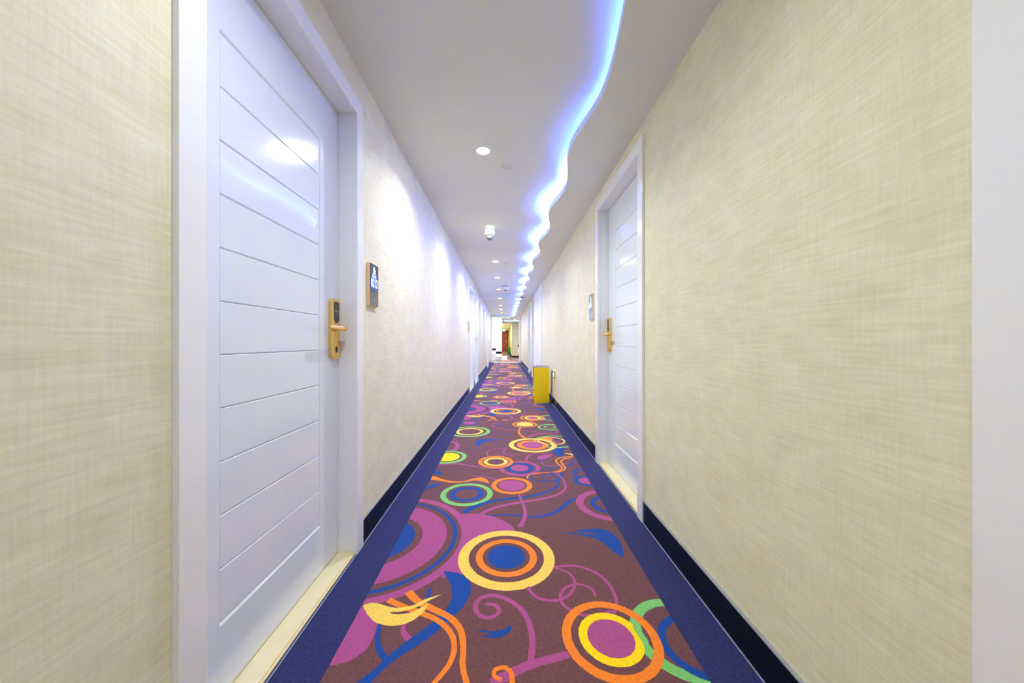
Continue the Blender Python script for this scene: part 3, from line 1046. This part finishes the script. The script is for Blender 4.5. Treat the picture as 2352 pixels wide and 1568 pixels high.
ar.prism([(-0.02, 0.099), (0.02, 0.099), (0.012, 0.074), (-0.012, 0.074)], fn, 0.0128, 0.0142)
ar.build('arrow', M['lit_pale'], pl)
MB().prism(rrect(0.310, 0.032, 0.003, 2, 0, 0.028), fn, 0.0095, 0.0108).build('lower_strip', M['stone'], r)
for k in (-0.06, 0.01):
    MB().prism(ellipse(0.010, 0.010, 14, k, 0.028), fn, 0.0105, 0.0135).build('button', M['plastic'], r)
r = tag(empty('wall_socket', (XR, 5.16, 0.415)), 'small blank white cover plate on the wallpaper by the exit indicator', 'socket')
MB().prism(rrect(0.12, 0.118, 0.006, 3, 0, 0.06), fn, -0.001, 0.008).build('plate', M['paper'], r, bevel=0.0015)
MB().prism(rrect(0.10, 0.012, 0.003, 3, 0, 0.108), fn, 0.007, 0.010).build('top_clip', M['plastic'], r)
MB().prism(ellipse(0.010, 0.010, 14, -0.03, 0.012), fn, 0.007, 0.012).build('knob', M['ledge'], r)

# ------------------------------------------------------------------ portal, stair hall and passage beyond
struct(MB().box(XR - 0.105, XR + 0.02, 17.0, 17.3, -0.008, ZS).build('trim_1', M['gloss'], bevel=0.004))
struct(MB().box(XL - 0.02, XL + 0.05, 17.0, 17.3, -0.008, ZS).build('trim_2', M['gloss'], bevel=0.004))
struct(MB().box(XL + 0.05, XR - 0.105, 17.0, 17.32, -0.008, 0.003).build('trim_3', M['marble_w'], bevel=0.001))
YH = 22.5
struct(MB().box(-2.6, XL - 0.02, 17.1, 17.3, -0.008, 2.5).build('wall_hall_front', M['white_wall']))
struct(MB().box(XR + 0.02, 2.6, 17.1, 17.3, -0.008, 2.5).build('wall_hall_front', M['white_wall']))
struct(MB().box(-2.8, -2.6, 17.1, YH + 0.2, -0.008, 2.5).build('wall_hall_left', M['white_wall']))
struct(MB().box(2.6, 2.8, 17.1, YH + 0.2, -0.008, 2.5).build('wall_hall_right', M['paper']))
struct(MB().box(0.43, 2.6, YH, YH + 0.2, -0.008, 2.5).build('wall_hall_end', M['paper']))
struct(MB().box(-2.6, -0.75, YH, YH + 0.2, -0.008, 2.5).build('wall_hall_end', M['paper']))
struct(MB().box(0.43, 2.0, YH - 0.012, YH + 0.001, -0.008, 0.10).build('baseboard_hall', M['black'], bevel=0.001, seg=1))
struct(MB().box(0.43, 0.63, YH + 0.2, 37.2, -0.008, 2.5).build('wall_passage_right', M['paper_warm']))
struct(MB().box(-0.95, -0.75, YH + 0.2, 37.2, -0.008, 2.5).build('wall_passage_left', M['paper_warm']))
struct(MB().box(-0.95, 0.63, 37.05, 37.2, -0.008, 2.5).build('wall_passage_end', M['paper_warm']))
struct(MB().box(0.418, 0.431, YH + 0.2, 37.05, -0.008, 0.10).build('baseboard_passage', M['black'], bevel=0.001, seg=1))
c2 = struct(empty('ceiling', (0, 20, 2.3)))
par(MB().box(-2.6, 2.6, 17.3, YH + 0.1, 2.30, 2.40).build('ceiling_board', M['ceil']), c2)
par(MB().box(-0.75, 0.43, YH + 0.1, 37.1, 2.235, 2.34).build('passage_board', M['ceil']), c2)
so = MB()
nn = 40
pts = [(-0.85 + 3.3 * i / nn, 21.35 + 0.10 * math.sin(i * 0.55)) for i in range(nn + 1)]
for i in range(nn):
    (xa, ya_), (xb, yb_) = pts[i], pts[i + 1]
    so.add([(xa, ya_, 2.235), (xb, yb_, 2.235), (xb, YH + 0.11, 2.235), (xa, YH + 0.11, 2.235), (xa, ya_, 2.262), (xb, yb_, 2.262)],
           [(0, 1, 2, 3), (0, 1, 5, 4)])
par(so.build('hall_soffit', M['ceil']), c2)
for y in (25.5, 28.5, 32.0):
    par(MB().box(-0.75, 0.43, y, y + 0.25, 2.205, 2.236).build('passage_rib', M['ceil']), c2)
tag(MB().box(-0.7, 2.4, 21.50, 21.515, 2.24, 2.255).build('led_strip', M['led']),
    'blue light strip along the dropped ceiling edge of the stair hall', 'light strip', 'blue light strips of the ceiling cove')
for x, y, lab in ((0.155, 18.6, 'round downlight of the stair hall just beyond the end beam'),
                  (0.56, 20.3, 'round downlight of the stair hall close to the blue cove strip'),
                  (-1.5, 18.6, 'round downlight of the stair hall above the white stairs')):
    downlight(x, y, 2.30, lab, 'downlights of the stair hall', power=DOWNLIGHT_W * 3.5, spread=178)
for y, lab in ((24.3, 'round downlight at the mouth of the narrow passage'),
               (27.0, 'round downlight of the passage nearest above the green bin'),
               (30.5, 'round downlight of the passage next to the hanging exit sign'),
               (34.5, 'round downlight of the passage nearest the brown door')):
    downlight(-0.2, y, 2.235, lab, 'downlights of the passage', power=DOWNLIGHT_W * 2.4, spread=178)
dome_camera(-0.12, 20.9, 2.30, 'dark dome security camera under the stair hall ceiling', 0.9)

# stair: open side of the lowest steps, and the white wall behind them with stepped black skirting
ROOT = struct(empty('stairs', (-0.6, 19.0, 0)))
for k, (x0, x1, zt_) in enumerate(((-0.06, 0.11 + 0.0, 0.0),)):
    pass
XS = [0.10, -0.20, -0.52, -0.84, -1.16, -1.48]
for k in range(5):
    z_ = 0.175 * (k + 1)
    par(MB().box(XS[k + 1] - (0.02 if k < 4 else 0.4), XS[k], 19.0, 20.3, 0.175 * k - 0.008 * (k == 0), z_).build('step', M['white_wall'], bevel=0.003, seg=1), ROOT)
struct(MB().box(-2.6, -0.20, 19.12, 19.22, -0.008, 2.45).build('wall_stair', M['white_wall']))
SK = struct(empty('baseboard_stair', (-0.6, 19.1, 0.2)))
for k in range(1, 4):
    par(MB().box(XS[k + 1] + 0.002, XS[k] - 0.004, 19.105, 19.121, 0.175 * (k + 1), 0.175 * (k + 1) + 0.125).build('tile', M['black'], bevel=0.001, seg=1), SK)

carpet('carpet', [(0, k, True) for k in (5, 6)] + [(FX1 - FX0, k, False) for k in (5, 6)],
       [], 'ring patterned carpet of the stair hall beyond the white threshold', (17.3, YH))
carpet('carpet', [(-0.168, k, True) for k in (6, 7, 8, 9, 10)],
       [(0.28, 0.425, YH, 37.0, 0.001)],
       'brown ring patterned carpet of the narrow passage up to the brown door', (YH, 37.0), (-0.745, 0.3))

# brown door at the end of the passage
r = struct(empty('door_9', (-0.14, 37.05, 0)))
for a_, b_ in ((-0.72, -0.66), (0.20, 0.26)):
    par(MB().box(a_, b_, 36.98, 37.06, 0, 2.13).build('frame_leg', M['wood_dark'], bevel=0.004), r)
par(MB().box(-0.66, 0.20, 36.98, 37.06, 2.07, 2.13).build('frame_head', M['wood_dark'], bevel=0.004), r)
lf = par(MB().box(-0.66, 0.20, 37.005, 37.05, 0.005, 2.07).build('door_leaf', M['wood']), r)
for a_, b_, z0, z1 in ((-0.56, 0.10, 1.15, 1.95), (-0.56, 0.10, 0.15, 1.0)):
    par(MB().box(a_, b_, 36.995, 37.01, z0, z1).build('panel', M['wood'], bevel=0.006), lf)
for k in (0, 1):
    sl = MB().box(-0.18, 0.18, -0.004, 0.004, -0.008, 0.008).build('moulding', M['stone'])
    sl.location = (-0.20 + 0.02 * k, 36.992, 0.70 - 0.17 * k)
    sl.rotation_euler = (0, -0.65, 0)
    par(sl, lf)
hd = par(MB().box(0.05, 0.10, 36.985, 37.0, 0.90, 1.16).build('handle_plate', M['stone'], bevel=0.004), r)
par(MB().box(-0.06, 0.09, 36.94, 36.965, 1.06, 1.09).box(0.06, 0.09, 36.95, 36.99, 1.06, 1.09).build('handle', M['stone'], bevel=0.003), hd)

bin_('litter_bin', 0.275, 27.75, M['green'], M['green'], 'green square litter bin standing in the passage near the brown door', 0.23, 0.62)

r = tag(empty('exit_sign', (-0.22, 31.0, 2.05)), 'hanging green and white exit sign before the brown door', 'sign')
MB().box(-0.20, 0.20, -0.012, 0.012, -0.09, 0.09).build('housing', M['plastic'], r, bevel=0.003)
MB().box(-0.185, 0.185, -0.016, -0.011, -0.02, 0.078).build('panel', M['lit_green'], r)
sg_ = MB()
sg_.prism(ellipse(0.014, 0.014, 12, 0.06, 0.056), lambda u, v, w: (u, w, v), -0.020, -0.015)
for P_ in ([(0.045, 0.045), (0.075, 0.045), (0.068, 0.018), (0.05, 0.018)], [(0.03, 0.04), (0.05, 0.045), (0.05, 0.035), (0.03, 0.03)],
           [(0.05, 0.02), (0.062, 0.02), (0.04, -0.012), (0.028, -0.012)], [(0.058, 0.02), (0.07, 0.02), (0.09, -0.008), (0.078, -0.012)]):
    sg_.prism(P_, lambda u, v, w: (u, w, v), -0.020, -0.015)
sg_.build('pictogram', M['lit_pale'], r)
ag_ = MB().prism([(-0.16, 0.029), (-0.125, 0.008), (-0.125, 0.022), (-0.06, 0.022), (-0.06, 0.036), (-0.125, 0.036), (-0.125, 0.05)], lambda u, v, w: (u, w, v), -0.020, -0.015)
ag_.build('arrow', M['lit_pale'], r)
for x in (-0.15, 0.15):
    MB().box(x - 0.004, x + 0.004, -0.004, 0.004, 0.088, 0.20).build('hanger', M['plastic'], r)

# chair seen past the portal edge
r = tag(empty('chair', (0.93, 20.6, 0)), 'white chair with a black curved back half hidden behind the portal', 'chair')
MB().prism(rrect(0.40, 0.40, 0.05, 4), lambda u, v, w: (u, v, w), 0.42, 0.47).build('seat', M['plastic'], r, bevel=0.01)
bk = MB()
seg_ = []
for k in range(13):
    a_ = math.radians(200 + 140 * k / 12)
    cx_, cy_ = 0.21 * math.cos(a_), 0.21 * math.sin(a_) + 0.02
    seg_.append(((cx_, cy_), (cx_ * 0.9, cy_ * 0.9)))
for k in range(12):
    (a0, b0), (a1, b1) = seg_[k], seg_[k + 1]
    h0, h1 = 0.845 - 0.0007 * (k - 6) ** 2, 0.845 - 0.0007 * (k - 5) ** 2
    bk.add([(a0[0], a0[1], .69), (a1[0], a1[1], .69), (b1[0], b1[1], .69), (b0[0], b0[1], .69),
            (a0[0], a0[1], h0), (a1[0], a1[1], h1), (b1[0], b1[1], h1), (b0[0], b0[1], h0)],
           [(0, 1, 2, 3), (4, 5, 6, 7), (0, 1, 5, 4), (2, 3, 7, 6), (0, 3, 7, 4), (1, 2, 6, 5)])
bk.build('backrest', M['dark'], r)
for k in (0, 4, 8, 12):
    (a0, b0) = seg_[k]
    MB().box(a0[0] * .95 - .012, a0[0] * .95 + .012, a0[1] * .95 - .012, a0[1] * .95 + .012, .46, .70).build('back_post', M['plastic'], r)
for sx in (-1, 1):
    for sy in (-1, 1):
        MB().lathe([(0.011, 0.0), (0.015, 0.43)], (sx * 0.115, sy * 0.15, 0), 12).build('leg', M['plastic'], r, smooth=True)
